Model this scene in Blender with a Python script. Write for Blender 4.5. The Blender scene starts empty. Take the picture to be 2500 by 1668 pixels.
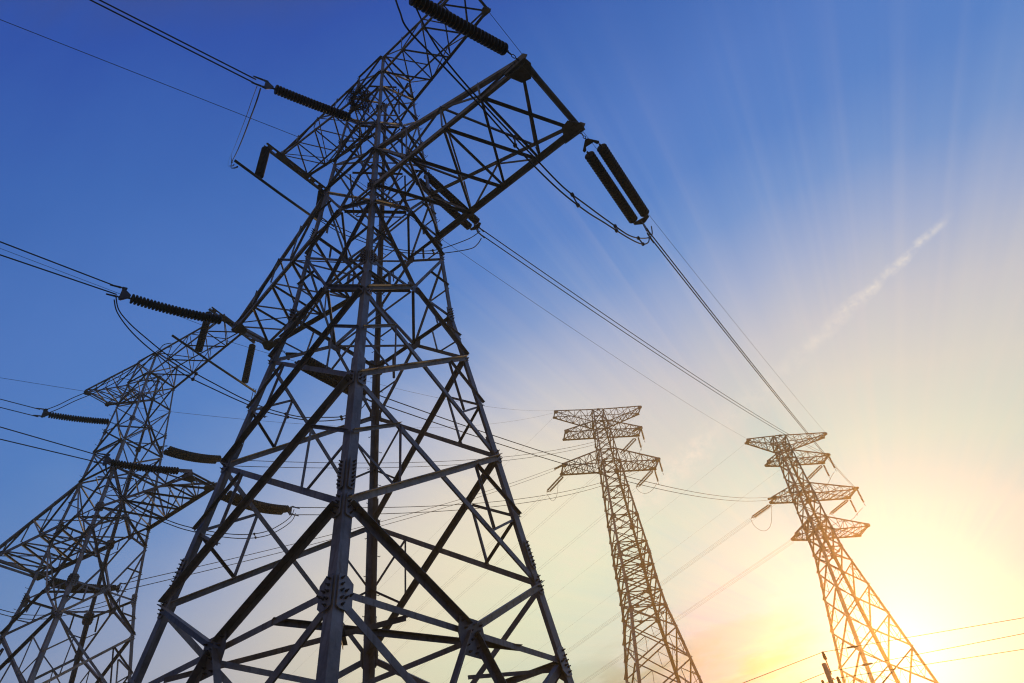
import bpy, math, random, json
from mathutils import Vector, Matrix
# sky colours against (degrees from sun + RAMP_K x elevation)
RAMP_K = 1.1
RAY_T = 9.0
GLOW = 0.12
NISH = 0.01
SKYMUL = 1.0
SKY_STOPS = [(16, (.01, .06, .78)), (26, (.08, .36, .85)), (34, (.27, .69, .84)), (44, (.51, .785, .78)), (54, (.64, .735, .745)), (64, (.575, .635, .74)), (75, (.34, .47, .76)), (85, (.145, .325, .725)),
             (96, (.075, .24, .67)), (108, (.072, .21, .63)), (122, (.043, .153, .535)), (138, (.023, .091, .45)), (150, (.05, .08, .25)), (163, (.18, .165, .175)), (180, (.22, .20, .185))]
HAZE_D, HAZE_G = 0.0026, 0.85
WARM_T, BEAM = 4.0, 0.11
random.seed(7)
sc = bpy.context.scene
COL = sc.collection
# ------------------------------------------------------------------ camera
cam = bpy.data.objects.new('camera', bpy.data.cameras.new('camera'))
COL.objects.link(cam)
sc.camera = cam
PITCH, ROLL, FPX = math.radians(42.2237), math.radians(-8.0484), 1646.84
cp, sp = math.cos(PITCH), math.sin(PITCH)
fwd, up0, rt0 = Vector((0, cp, sp)), Vector((0, -sp, cp)), Vector((1, 0, 0))
rt = math.cos(ROLL)*rt0 + math.sin(ROLL)*up0
up = -math.sin(ROLL)*rt0 + math.cos(ROLL)*up0
cam.matrix_world = Matrix(((rt.x, up.x, -fwd.x, 0), (rt.y, up.y, -fwd.y, 0), (rt.z, up.z, -fwd.z, 1.6), (0, 0, 0, 1)))
cam.data.sensor_width = 36.0
cam.data.lens = 36.0*FPX/2500.0
cam.data.clip_start = 0.05
cam.data.clip_end = 6000
# ------------------------------------------------------------------ view, sun
sc.view_settings.view_transform = 'Standard'
sc.view_settings.look = 'None'
sc.view_settings.exposure = 0.0
sc.view_settings.gamma = 1.0
sc.view_settings.use_curve_mapping = False
try:
    sc.cycles.use_denoising = True
    sc.cycles.max_bounces = 6
    sc.cycles.volume_bounces = 0
    sc.cycles.sample_clamp_indirect = 4.0
    sc.cycles.filter_width = 1.15
except Exception:
    pass
SUN_EL, SUN_AZ = math.radians(12.17), math.radians(24.41)      # azimuth clockwise from +Y
SUN = Vector((math.sin(SUN_AZ)*math.cos(SUN_EL), math.cos(SUN_AZ)*math.cos(SUN_EL), math.sin(SUN_EL)))
sl = bpy.data.lights.new('sun_lamp', 'SUN')
sl.energy = 2.3
sl.angle = math.radians(0.5)
sl.color = (1.0, 0.66, 0.30)
so = bpy.data.objects.new('sun_lamp', sl)
COL.objects.link(so)
so.rotation_euler = SUN.to_track_quat('Z', 'Y').to_euler()
# ------------------------------------------------------------------ sky
wd = bpy.data.worlds.new('World')
sc.world = wd
wd.use_nodes = True
NT = wd.node_tree
BG = NT.nodes['Background']
def node(nt, t, **kw):
    n = nt.nodes.new(t)
    for k, v in kw.items():
        setattr(n, k, v)
    return n
def feed(nt, sock, v):
    if hasattr(v, 'is_output'):
        nt.links.new(v, sock)
    else:
        sock.default_value = v
def mth(op, a, b=0.0, c=0.0, clamp=False, nt=NT):
    n = node(nt, 'ShaderNodeMath', operation=op, use_clamp=clamp)
    for i, v in enumerate((a, b, c)):
        feed(nt, n.inputs[i], v)
    return n.outputs[0]
def dot(a, v):
    n = node(NT, 'ShaderNodeVectorMath', operation='DOT_PRODUCT')
    feed(NT, n.inputs[0], a)
    n.inputs[1].default_value = v
    return n.outputs['Value']
def smooth(v, a, b, c=0.0, d=1.0):
    n = node(NT, 'ShaderNodeMapRange', interpolation_type='SMOOTHSTEP')
    feed(NT, n.inputs[0], v)
    for i, x in enumerate((a, b, c, d)):
        n.inputs[i+1].default_value = x
    return n.outputs[0]
def comb(x, y, z=0.0):
    n = node(NT, 'ShaderNodeCombineXYZ')
    for i, v in enumerate((x, y, z)):
        feed(NT, n.inputs[i], v)
    return n.outputs[0]
def noise(vec, scale, detail=4.0, rough=0.55):
    n = node(NT, 'ShaderNodeTexNoise')
    feed(NT, n.inputs['Vector'], vec)
    n.inputs['Scale'].default_value = scale
    n.inputs['Detail'].default_value = detail
    n.inputs['Roughness'].default_value = rough
    return n.outputs['Fac']
def mixc(fac, a, b, blend='MIX'):
    n = node(NT, 'ShaderNodeMix', data_type='RGBA', blend_type=blend)
    feed(NT, n.inputs['Factor'], fac)
    feed(NT, n.inputs[6], a)
    feed(NT, n.inputs[7], b)
    return n.outputs[2]
sky = node(NT, 'ShaderNodeTexSky', sky_type='NISHITA', sun_disc=False)
sky.sun_elevation = SUN_EL
sky.sun_rotation = SUN_AZ
sky.dust_density = 0.6
sky.ozone_density = 3.0
dirv = node(NT, 'ShaderNodeTexCoord').outputs['Generated']
e1 = Vector((0, 0, 1)).cross(SUN).normalized()
e2 = SUN.cross(e1)
cs = mth('MINIMUM', mth('MAXIMUM', dot(dirv, SUN), -1.0), 1.0)
theta = mth('MULTIPLY', mth('ARCCOSINE', cs), 57.2958)                   # degrees from the sun
sepz = node(NT, 'ShaderNodeSeparateXYZ')
NT.links.new(dirv, sepz.inputs[0])
elev = mth('MULTIPLY', mth('ARCSINE', mth('MAXIMUM', sepz.outputs[2], 0.0)), 57.2958)
csafe = mth('MAXIMUM', cs, 0.08)
gx = mth('DIVIDE', dot(dirv, e1), csafe)
gy = mth('DIVIDE', dot(dirv, e2), csafe)
gvec = comb(gx, gy)
# soft rays fanning from the sun
ang = mth('ARCTAN2', gx, gy)
ray1 = noise(comb(mth('MULTIPLY', ang, 1.0), 0.3), 11.0, 3.0, 0.6)
ray2 = noise(comb(mth('MULTIPLY', ang, 1.0), 5.7), 34.0, 2.0, 0.5)
rays = mth('SUBTRACT', mth('ADD', mth('MULTIPLY', ray1, 0.7), mth('MULTIPLY', ray2, 0.3)), 0.5)
rays = mth('MULTIPLY', rays, mth('MULTIPLY', smooth(theta, 3.0, 16.0), smooth(theta, 80.0, 40.0)))
t = mth('ADD', theta, mth('MULTIPLY', elev, RAMP_K))
t = mth('SUBTRACT', t, mth('MULTIPLY', rays, RAY_T))
t = mth('ADD', t, mth('MULTIPLY', mth('SUBTRACT', noise(gvec, 1.6, 3.0), 0.5), 7.0))
warm = mth('MULTIPLY', mth('MULTIPLY', smooth(gx, 0.10, 0.42), smooth(gx, 1.4, 0.8)), smooth(gy, 0.7, 0.3))
t = mth('SUBTRACT', t, mth('MULTIPLY', warm, WARM_T))
# a few clean beams standing out of the fan
beams = smooth(noise(comb(ang, 9.1), 19.0, 3.0, 0.65), 0.42, 0.78)
beams = mth('MULTIPLY', beams, mth('MULTIPLY', smooth(theta, 4.0, 22.0), smooth(theta, 60.0, 22.0)))
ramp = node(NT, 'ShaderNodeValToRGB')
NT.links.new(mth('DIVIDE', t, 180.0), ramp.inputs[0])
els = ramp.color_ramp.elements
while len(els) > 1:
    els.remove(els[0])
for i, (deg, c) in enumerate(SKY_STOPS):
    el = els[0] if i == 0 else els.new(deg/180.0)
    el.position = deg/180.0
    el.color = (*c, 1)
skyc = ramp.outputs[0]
glow = mth('ADD', mth('MULTIPLY', mth('POWER', 2.718, mth('DIVIDE', theta, -2.6)), 1.5), mth('MULTIPLY', mth('POWER', 2.718, mth('DIVIDE', theta, -6.0)), GLOW))
skyc = mixc(1.0, skyc, mixc(1.0, (1.0, 0.95, 0.72, 1), comb(glow, glow, glow), 'MULTIPLY'), 'ADD')
skyc = mixc(mth('MULTIPLY', beams, BEAM), skyc, (0.98, 0.86, 0.80, 1))
wm = mth('MULTIPLY', mth('MULTIPLY', smooth(gx, 0.10, 0.40), smooth(gx, 1.25, 0.6)), smooth(gy, 0.85, 0.25))
skyc = mixc(wm, skyc, (0.29, 0.20, 0.01, 1), 'ADD')
# cloud bank low near the sun
cn = noise(comb(mth('MULTIPLY', gx, 1.0), mth('MULTIPLY', gy, 3.2)), 7.0, 7.0, 0.62)
bank = mth('MULTIPLY', mth('MULTIPLY', smooth(gx, 0.03, 0.14), smooth(gx, 0.62, 0.36)), smooth(mth('ADD', gy, mth('MULTIPLY', mth('SUBTRACT', cn, 0.5), 0.16)), 0.105, 0.066))
bank = mth('MULTIPLY', bank, mth('ADD', 0.35, mth('MULTIPLY', smooth(cn, 0.40, 0.62), 0.65)))
skyc = mixc(mth('MULTIPLY', bank, 0.75), skyc, (0.03, 0.33, 0.26, 1))
wl = noise(comb(mth('MULTIPLY', gx, 1.6), mth('MULTIPLY', gy, 9.0)), 6.0, 6.0, 0.6)
wisp = mth('MULTIPLY', mth('MULTIPLY', smooth(gx, -0.25, 0.1), smooth(gx, 0.5, 0.3)), mth('MULTIPLY', smooth(gy, -0.12, 0.0), smooth(gy, 0.08, 0.04)))
skyc = mixc(mth('MULTIPLY', mth('MULTIPLY', wisp, smooth(wl, 0.5, 0.72)), 0.35), skyc, (1.0, 0.93, 0.72, 1))
# torn vapour trail rising to the upper right
ln = mth('SUBTRACT', gy, mth('ADD', 0.3864, mth('MULTIPLY', gx, -0.420)))
tn = noise(gvec, 9.0, 8.0, 0.68)
tn2 = noise(gvec, 46.0, 5.0, 0.7)
ln = mth('ADD', ln, mth('MULTIPLY', mth('SUBTRACT', tn, 0.5), 0.035))
wid = mth('ADD', 0.009, mth('MULTIPLY', smooth(gx, -0.30, 0.3), 0.03))
core = mth('SUBTRACT', 1.0, mth('MINIMUM', mth('DIVIDE', mth('ABSOLUTE', ln), wid), 1.0))
core = mth('MULTIPLY', core, mth('MULTIPLY', smooth(gx, -0.335, -0.28), smooth(gx, 0.46, 0.36)))
gaps = mth('ADD', smooth(noise(comb(gx, 1.3), 4.2, 1.0), 0.42, 0.6), mth('MULTIPLY', smooth(gx, -0.02, -0.12), 0.6), clamp=True)
trail = mth('MULTIPLY', mth('MULTIPLY', core, mth('ADD', 0.4, mth('MULTIPLY', gaps, 0.6))), smooth(tn2, 0.30, 0.70))
skyc = mixc(mth('MULTIPLY', trail, 0.62), skyc, (1.0, 0.95, 0.86, 1))
nish = mixc(1.0, sky.outputs[0], (NISH, NISH, NISH*1.15, 1), 'MULTIPLY')
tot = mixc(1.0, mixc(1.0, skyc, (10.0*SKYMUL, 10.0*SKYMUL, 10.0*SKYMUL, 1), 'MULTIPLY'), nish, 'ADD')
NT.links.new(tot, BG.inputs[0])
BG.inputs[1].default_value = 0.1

# ------------------------------------------------------------------ surveyed positions (metres, z up)
DATA = json.loads(r"""{"TW": {"A": {"pos": [-3.543, 12.4], "yaw": -0.593, "lv": {"zt": [27.523, 0.705], "ze": [25.987, 0.813], "zm": [22.893, 1.006], "z2": [19.902, 1.178], "z1": [17.804, 1.321], "H4": [16.798, 1.369], "Hg": [14.386, 1.496], "H3": [12.905, 1.699], "H2": [9.925, 2.094], "H1": [6.947, 2.477], "H0": [5.484, 2.682]}}, "D": {"pos": [-19.541, 26.624], "yaw": -0.4134, "lv": {"zt": [27.728, 0.705], "ze": [26.192, 0.813], "zm": [23.098, 1.006], "z2": [20.107, 1.178], "z1": [18.009, 1.321], "H4": [17.003, 1.369], "Hg": [14.591, 1.496], "H3": [13.11, 1.699], "H2": [10.13, 2.094], "H1": [7.152, 2.477], "H0": [5.689, 2.682]}}, "C": {"pos": [11.333, 84.32], "yaw": 0.155, "lv": {"T": [61.239, 0.809], "M": [57.387, 1.099], "Lo": [51.639, 1.352], "D": [37.758, 2.041], "E": [34.46, 2.077], "C": [30.762, 2.306], "A": [28.111, 2.715], "B": [24.4, 3.219]}}, "E": {"pos": [35.737, 84.32], "yaw": 0.1147, "lv": {"T": [52.25, 0.889], "Tl": [50.653, 0.892], "Mu": [49.726, 0.903], "Ml": [48.442, 0.937], "Lu": [44.376, 1.065], "Ll": [42.893, 1.131], "Bu": [39.243, 1.226], "Bl": [37.539, 1.284], "G": [35.158, 1.357], "H": [29.886, 2.055]}}}, "STR": {"A1o": [[2.549, 9.79, 17.804], [3.085, 10.781, 18.196], [4.454, 13.31, 18.105], [4.694, 13.751, 17.805]], "A2o": [[-2.981, 13.234, 22.893], [-2.448, 14.087, 23.09], [-0.874, 16.604, 23.186], [-0.659, 16.948, 23.155]], "A3o": [[-8.156, 16.316, 17.804], [-7.499, 17.424, 17.918], [-6.053, 19.864, 18.142], [-5.855, 20.198, 18.216]], "D1o": [[-13.724, 24.682, 18.009], [-13.418, 25.249, 17.883], [-11.86, 28.138, 18.437], [-11.576, 28.665, 18.626]], "D2o": [[-19.137, 27.545, 23.098], [-18.704, 28.224, 23.038], [-17.146, 30.666, 23.729], [-16.853, 31.126, 23.769]], "D3o": [[-24.833, 30.442, 18.009], [-24.601, 30.846, 17.892], [-23.028, 33.583, 18.39], [-22.806, 33.97, 18.605]], "A1i": [[1.163, 7.734, 17.804], [0.838, 7.441, 17.894], [-1.112, 5.686, 17.173], [-1.35, 5.471, 17.043]], "A2i": [[-4.105, 11.566, 22.893], [-4.376, 11.321, 23.026], [-6.216, 9.665, 22.307], [-6.539, 9.374, 22.25]], "A3i": [[-8.904, 15.205, 17.804], [-9.258, 14.887, 17.824], [-11.212, 13.128, 17.429], [-11.481, 12.885, 17.518]], "D1i": [[-14.223, 23.546, 18.009], [-14.586, 23.219, 18.062], [-16.442, 21.547, 17.73], [-16.671, 21.341, 17.821]], "D2i": [[-19.945, 25.703, 23.098], [-20.257, 25.422, 23.139], [-22.088, 23.773, 22.688], [-22.307, 23.577, 22.71]], "Cll_f": [[4.369, 84.512, 51.639], [4.283, 84.602, 51.241], [2.185, 86.8, 50.576], [1.267, 87.762, 50.393]], "Clr_f": [[17.906, 86.627, 51.639], [17.402, 87.156, 51.537], [15.33, 89.327, 50.745], [14.864, 89.815, 50.482]], "Cmr_f": [[16.764, 86.289, 57.387], [16.215, 86.864, 57.205], [14.251, 88.922, 56.515], [13.846, 89.347, 56.337]], "Ell_f": [[31.304, 84.584, 42.893], [31.04, 84.86, 42.653], [29.12, 86.872, 42.321], [28.771, 87.238, 42.24]], "Elr_f": [[42.395, 86.392, 42.893], [42.074, 86.728, 42.687], [40.225, 88.665, 42.114], [39.893, 89.014, 42.005]], "Emr_f": [[41.053, 86.068, 48.442], [40.726, 86.41, 48.173], [39.016, 88.202, 47.459], [38.679, 88.555, 47.372]]}, "INS": {"Elr_n": [[42.681, 83.91, 42.893], [41.232, 81.234, 41.617]], "Emr_n": [[41.287, 84.036, 48.442], [39.677, 81.461, 47.152]], "Ell_n": [[31.468, 83.16, 42.893], [29.929, 80.564, 41.557]], "Clr_n": [[18.305, 84.076, 51.639], [16.984, 81.627, 49.866]], "Cmr_n": [[17.074, 84.31, 57.387], [15.583, 81.974, 55.595]], "Cll_n": [[4.767, 81.961, 51.639], [3.429, 79.631, 49.723]]}, "W": {"A2i_0": [[-6.662, 9.264, 22.263], [-11.464, 4.939, 21.886]], "A2i_1": [[-6.674, 9.253, 22.019], [-11.634, 4.787, 21.652]], "A3i_0": [[-11.479, 12.887, 17.692], [-14.979, 9.735, 17.911]], "A3i_1": [[-11.492, 12.875, 17.395], [-14.793, 9.903, 17.361]], "D2i_0": [[-22.392, 23.5, 22.846], [-27.17, 19.198, 22.901]], "D2i_1": [[-22.348, 23.54, 22.437], [-26.87, 19.467, 22.443]], "D1i_0": [[-16.618, 21.389, 17.903], [-22.06, 16.489, 18.373]], "D1i_1": [[-16.687, 21.327, 17.613], [-21.738, 16.779, 17.679]], "eAL": [[-7.564, 14.243, 27.523], [-17.091, 5.665, 24.946]], "eDR": [[-16.003, 24.117, 27.728], [-26.221, 14.917, 28.361]], "eDL": [[-24.299, 27.94, 27.728], [-33.12, 19.997, 25.93]], "eAR": [[0.063, 9.141, 27.523], [-13.76, -3.305, 29.755]], "A1o_0": [[4.694, 13.751, 18.005], [41.232, 81.234, 41.817]], "A1o_1": [[4.694, 13.751, 17.605], [41.232, 81.234, 41.417]], "A2o_0": [[-0.659, 16.948, 23.355], [39.677, 81.461, 47.352]], "A2o_1": [[-0.659, 16.948, 22.955], [39.677, 81.461, 46.952]], "A3o_0": [[-5.855, 20.198, 18.416], [29.929, 80.564, 41.757]], "A3o_1": [[-5.855, 20.198, 18.016], [29.929, 80.564, 41.357]], "D1o_0": [[-11.576, 28.665, 18.826], [16.984, 81.627, 50.066]], "D1o_1": [[-11.576, 28.665, 18.426], [16.984, 81.627, 49.666]], "D2o_0": [[-16.853, 31.126, 23.969], [15.583, 81.974, 55.795]], "D2o_1": [[-16.853, 31.126, 23.569], [15.583, 81.974, 55.395]], "D3o_0": [[-22.806, 33.97, 18.805], [3.429, 79.631, 49.923]], "D3o_1": [[-22.806, 33.97, 18.405], [3.429, 79.631, 49.523]], "eA_r": [[0.832, 10.282, 27.523], [42.692, 84.548, 52.25]], "eA_l": [[-6.764, 15.43, 27.523], [31.194, 83.234, 52.25]], "eD_r": [[-15.353, 25.444, 27.728], [4.987, 82.262, 61.239]], "eD_l": [[-23.727, 29.273, 27.728], [4.906, 82.782, 61.239]], "Cll_fo_0": [[1.267, 87.762, 50.593], [-138.918, 234.638, 25.362]], "Cll_fo_1": [[1.267, 87.762, 50.193], [-138.918, 234.638, 24.962]], "Clr_fo_0": [[14.864, 89.815, 50.682], [-125.321, 236.691, 25.451]], "Clr_fo_1": [[14.864, 89.815, 50.282], [-125.321, 236.691, 25.051]], "Cmr_fo_0": [[13.846, 89.347, 56.537], [-126.34, 236.223, 31.306]], "Cmr_fo_1": [[13.846, 89.347, 56.137], [-126.34, 236.223, 30.906]], "Ell_fo_0": [[28.771, 87.238, 42.44], [-111.414, 234.114, 17.209]], "Ell_fo_1": [[28.771, 87.238, 42.04], [-111.414, 234.114, 16.809]], "Elr_fo_0": [[39.893, 89.014, 42.205], [-100.293, 235.89, 16.974]], "Elr_fo_1": [[39.893, 89.014, 41.805], [-100.293, 235.89, 16.574]], "Emr_fo_0": [[38.679, 88.555, 47.572], [-101.506, 235.431, 22.341]], "Emr_fo_1": [[38.679, 88.555, 47.172], [-101.506, 235.431, 21.941]], "eC_l": [[4.706, 83.925, 61.239], [-135.48, 230.801, 36.008]], "eC_r": [[17.643, 86.266, 61.239], [-122.543, 233.142, 36.008]], "eE_l": [[31.088, 84.156, 52.25], [-109.097, 231.032, 27.019]], "eE_r": [[42.566, 85.552, 52.25], [-97.619, 232.428, 27.019]], "bE_0": [[32.223, 84.711, 37.539], [-107.962, 231.587, 12.308]], "bE_1": [[32.223, 84.711, 37.139], [-107.962, 231.587, 11.908]]}, "TUBE": {"A": [[-9.533, 13.496, 24.973], [-7.271, 16.853, 25.257]], "D": [[-15.689, 21.67, 24.454], [-13.576, 26.486, 24.843]]}, "J": {"A1_0": [[-1.417, 5.379, 16.58], [-1.322, 5.509, 16.025], [-1.183, 5.7, 15.551], [-0.596, 6.504, 15.438], [-0.022, 7.291, 15.277], [0.541, 8.062, 15.019], [0.964, 8.642, 14.836], [1.62, 9.541, 14.808], [2.278, 10.442, 15.06], [2.829, 11.197, 15.435], [3.568, 12.21, 15.93], [4.112, 12.955, 16.43], [4.503, 13.49, 17.078], [4.714, 13.78, 17.771]], "A1_1": [[-1.129, 5.774, 17.415], [-1.033, 5.906, 17.002], [-0.838, 6.173, 16.341], [-0.494, 6.645, 15.804], [0.113, 7.476, 15.489], [0.632, 8.187, 15.354], [1.107, 8.838, 15.29], [1.755, 9.726, 15.184], [2.404, 10.615, 15.465], [2.976, 11.399, 15.757], [3.694, 12.382, 16.194], [4.396, 13.344, 17.109], [4.844, 13.958, 17.921], [5.019, 14.197, 18.632]], "A2a_0": [[-10.919, 15.403, 35.213], [-13.088, 18.39, 40.042], [-14.519, 20.359, 42.061], [-21.32, 29.721, 57.381], [-33.479, 46.457, 85.178], [-68.068, 94.066, 166.391], [-44.21, 61.228, 107.07], [-13.512, 18.973, 34.153], [-8.639, 12.266, 22.701]], "A2a_1": [[-5.904, 8.501, 19.99], [-5.971, 8.593, 19.401], [-6.851, 9.805, 20.868], [-7.934, 11.295, 22.671], [-10.359, 14.634, 27.709], [-14.134, 19.829, 36.105], [-12.429, 17.483, 31.475], [-7.931, 11.291, 20.821], [-5.459, 7.888, 15.059]], "A2b_0": [[-7.265, 16.853, 25.196], [-6.367, 16.866, 24.222], [-5.263, 16.882, 23.336], [-4.854, 16.888, 22.978], [-3.718, 16.904, 22.414], [-2.911, 16.916, 22.202], [-2.141, 16.927, 22.073], [-1.125, 16.941, 22.118], [-0.802, 16.946, 22.354], [-0.632, 16.948, 22.677]], "A2b_1": [[-7.314, 16.853, 25.326], [-6.389, 16.866, 24.552], [-5.272, 16.882, 23.546], [-4.643, 16.891, 23.081], [-3.719, 16.904, 22.564], [-2.796, 16.917, 22.329], [-2.163, 16.926, 22.377], [-1.236, 16.94, 22.697], [-0.86, 16.945, 22.93], [-0.647, 16.948, 23.148]], "A3_0": [[-11.496, 12.865, 17.16], [-11.385, 13.01, 16.785], [-11.157, 13.307, 16.434], [-10.877, 13.67, 16.152], [-10.54, 14.109, 15.92], [-9.99, 14.823, 15.629], [-9.381, 15.615, 15.551], [-8.743, 16.443, 15.517], [-8.175, 17.182, 15.559], [-7.386, 18.207, 15.873], [-6.866, 18.884, 16.229], [-6.319, 19.594, 16.798], [-5.959, 20.062, 17.542], [-5.837, 20.221, 18.059]], "A3_1": [[-11.493, 12.87, 17.315], [-11.361, 13.041, 16.867], [-11.098, 13.383, 16.549], [-10.741, 13.847, 16.288], [-10.384, 14.311, 16.068], [-9.853, 15.001, 15.855], [-9.316, 15.699, 15.745], [-8.759, 16.423, 15.662], [-8.187, 17.166, 15.692], [-7.495, 18.066, 15.919], [-6.981, 18.734, 16.293], [-6.436, 19.443, 16.768], [-6.08, 19.906, 17.447], [-5.906, 20.132, 18.217]], "D2a_0": [[-22.282, 23.57, 22.807], [-21.456, 23.332, 22.798], [-20.576, 23.078, 22.918], [-19.558, 22.785, 22.96], [-18.586, 22.505, 23.099], [-17.693, 22.247, 23.315], [-17.195, 22.104, 23.576], [-16.746, 21.975, 23.784], [-16.261, 21.835, 23.952], [-16.022, 21.766, 24.205], [-15.598, 21.644, 24.117]], "D2a_1": [[-22.11, 23.52, 22.526], [-21.29, 23.284, 22.519], [-20.417, 23.032, 22.639], [-19.407, 22.741, 22.682], [-18.443, 22.464, 22.821], [-17.556, 22.208, 23.037], [-17.061, 22.066, 23.295], [-16.615, 21.937, 23.501], [-16.133, 21.798, 23.667], [-15.896, 21.73, 23.917], [-15.475, 21.609, 23.832]], "D2b_0": [[-13.619, 26.547, 24.899], [-13.636, 26.571, 23.976], [-13.736, 26.712, 22.927], [-13.911, 26.96, 22.002], [-14.401, 27.653, 21.68], [-15.212, 28.802, 21.996], [-16.5, 30.627, 23.315]], "D2b_1": [[-14.069, 27.184, 25.537], [-14.215, 27.39, 24.694], [-14.392, 27.641, 23.699], [-14.615, 27.958, 22.865], [-15.078, 28.613, 22.533], [-15.852, 29.709, 22.923], [-16.648, 30.836, 23.656]], "D1_0": [[-16.61, 21.429, 17.805], [-16.472, 21.627, 17.223], [-16.212, 22.002, 16.715], [-15.8, 22.594, 16.304], [-15.368, 23.215, 16.126], [-14.886, 23.907, 16.043], [-14.398, 24.609, 16.03], [-13.622, 25.724, 16.183], [-12.929, 26.72, 16.46], [-12.336, 27.573, 16.911], [-11.919, 28.172, 17.492], [-11.62, 28.601, 18.091], [-11.54, 28.716, 18.531]], "D1_1": [[-16.664, 21.352, 17.948], [-16.525, 21.551, 17.364], [-16.264, 21.926, 16.855], [-15.852, 22.519, 16.445], [-15.42, 23.139, 16.268], [-14.939, 23.831, 16.187], [-14.451, 24.533, 16.176], [-13.675, 25.647, 16.335], [-12.983, 26.643, 16.617], [-12.391, 27.494, 17.074], [-11.975, 28.092, 17.66], [-11.677, 28.521, 18.265], [-11.597, 28.635, 18.707]], "D3_0": [[-25.478, 27.878, 15.785], [-25.151, 28.625, 15.684], [-24.827, 29.363, 15.67], [-24.506, 30.095, 15.747], [-24.115, 30.986, 16.032], [-23.728, 31.867, 16.509], [-23.363, 32.7, 16.983], [-22.982, 33.568, 17.527], [-22.811, 33.958, 17.979], [-22.757, 34.081, 18.472]], "D3_1": [[-25.505, 27.817, 15.943], [-25.18, 28.558, 15.862], [-24.856, 29.297, 15.851], [-24.535, 30.029, 15.931], [-24.141, 30.927, 16.203], [-23.754, 31.808, 16.686], [-23.389, 32.641, 17.166], [-23.055, 33.402, 17.682], [-22.865, 33.836, 18.223], [-22.815, 33.948, 18.669]], "Ell_f": [[28.811, 87.196, 42.212], [28.904, 87.098, 41.235], [29.289, 86.695, 40.315], [29.76, 86.202, 39.88], [30.244, 85.695, 39.966], [30.641, 85.278, 40.523], [30.994, 84.909, 41.532], [31.328, 84.559, 42.628]], "Cll_f": [[1.894, 87.104, 50.326], [2.24, 86.742, 49.275], [2.587, 86.379, 48.693], [3.037, 85.907, 48.817], [3.405, 85.522, 49.59], [3.796, 85.112, 51.285]], "Clr_f": [[15.078, 89.59, 50.662], [15.396, 89.257, 49.74], [15.931, 88.697, 49.069], [16.609, 87.986, 48.827], [17.215, 87.351, 49.035], [17.704, 86.84, 49.463]], "Emr_f": [[39.014, 88.204, 47.38], [39.198, 88.011, 45.781], [39.789, 87.392, 45.333], [40.56, 86.584, 45.458], [41.106, 86.012, 46.011], [41.688, 85.403, 46.535]], "Elr_f": [[40.214, 88.677, 42.028], [40.646, 88.225, 40.679], [41.298, 87.542, 40.167], [41.9, 86.911, 40.172], [42.495, 86.287, 40.539], [43.121, 85.631, 40.88]], "Cmr_f": [[14.225, 88.95, 56.389], [14.877, 88.266, 54.896], [15.61, 87.499, 54.434], [16.163, 86.919, 54.547], [16.62, 86.44, 55.026], [16.979, 86.064, 55.588]]}, "V": [[41.291, 84.005, 48.442], [41.05, 86.099, 48.442], [42.688, 83.848, 42.893], [42.445, 86.419, 42.893], [17.103, 84.261, 57.387], [16.733, 86.284, 57.387], [18.313, 84.024, 51.639], [17.854, 86.619, 51.639]], "POLE": {"top": [11.031, 31.102, 9.341], "ins": [11.172, 31.051, 9.766], "ins0": [11.156, 31.057, 9.457], "rodb": [11.152, 31.059, 8.878], "ins2": [11.319, 30.998, 8.728], "wires": [[[11.172, 31.051, 9.766], [5.165, 29.552, 8.264]], [[11.172, 31.051, 9.766], [19.655, 30.161, 9.76]], [[10.979, 31.12, 8.998], [5.266, 29.534, 7.527]], [[11.134, 31.065, 8.994], [19.398, 30.327, 9.223]], [[11.308, 31.002, 8.699], [6.441, 29.3, 7.355]], [[11.308, 31.002, 8.699], [19.137, 30.492, 8.682]]]}, "NEST": [-4.262, 11.736, 24.931], "SUN": [0.421, 0.878, 0.23], "E1": [-0.902, 0.432, 0.0], "E2": [-0.099, -0.207, 0.973]}""")
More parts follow.
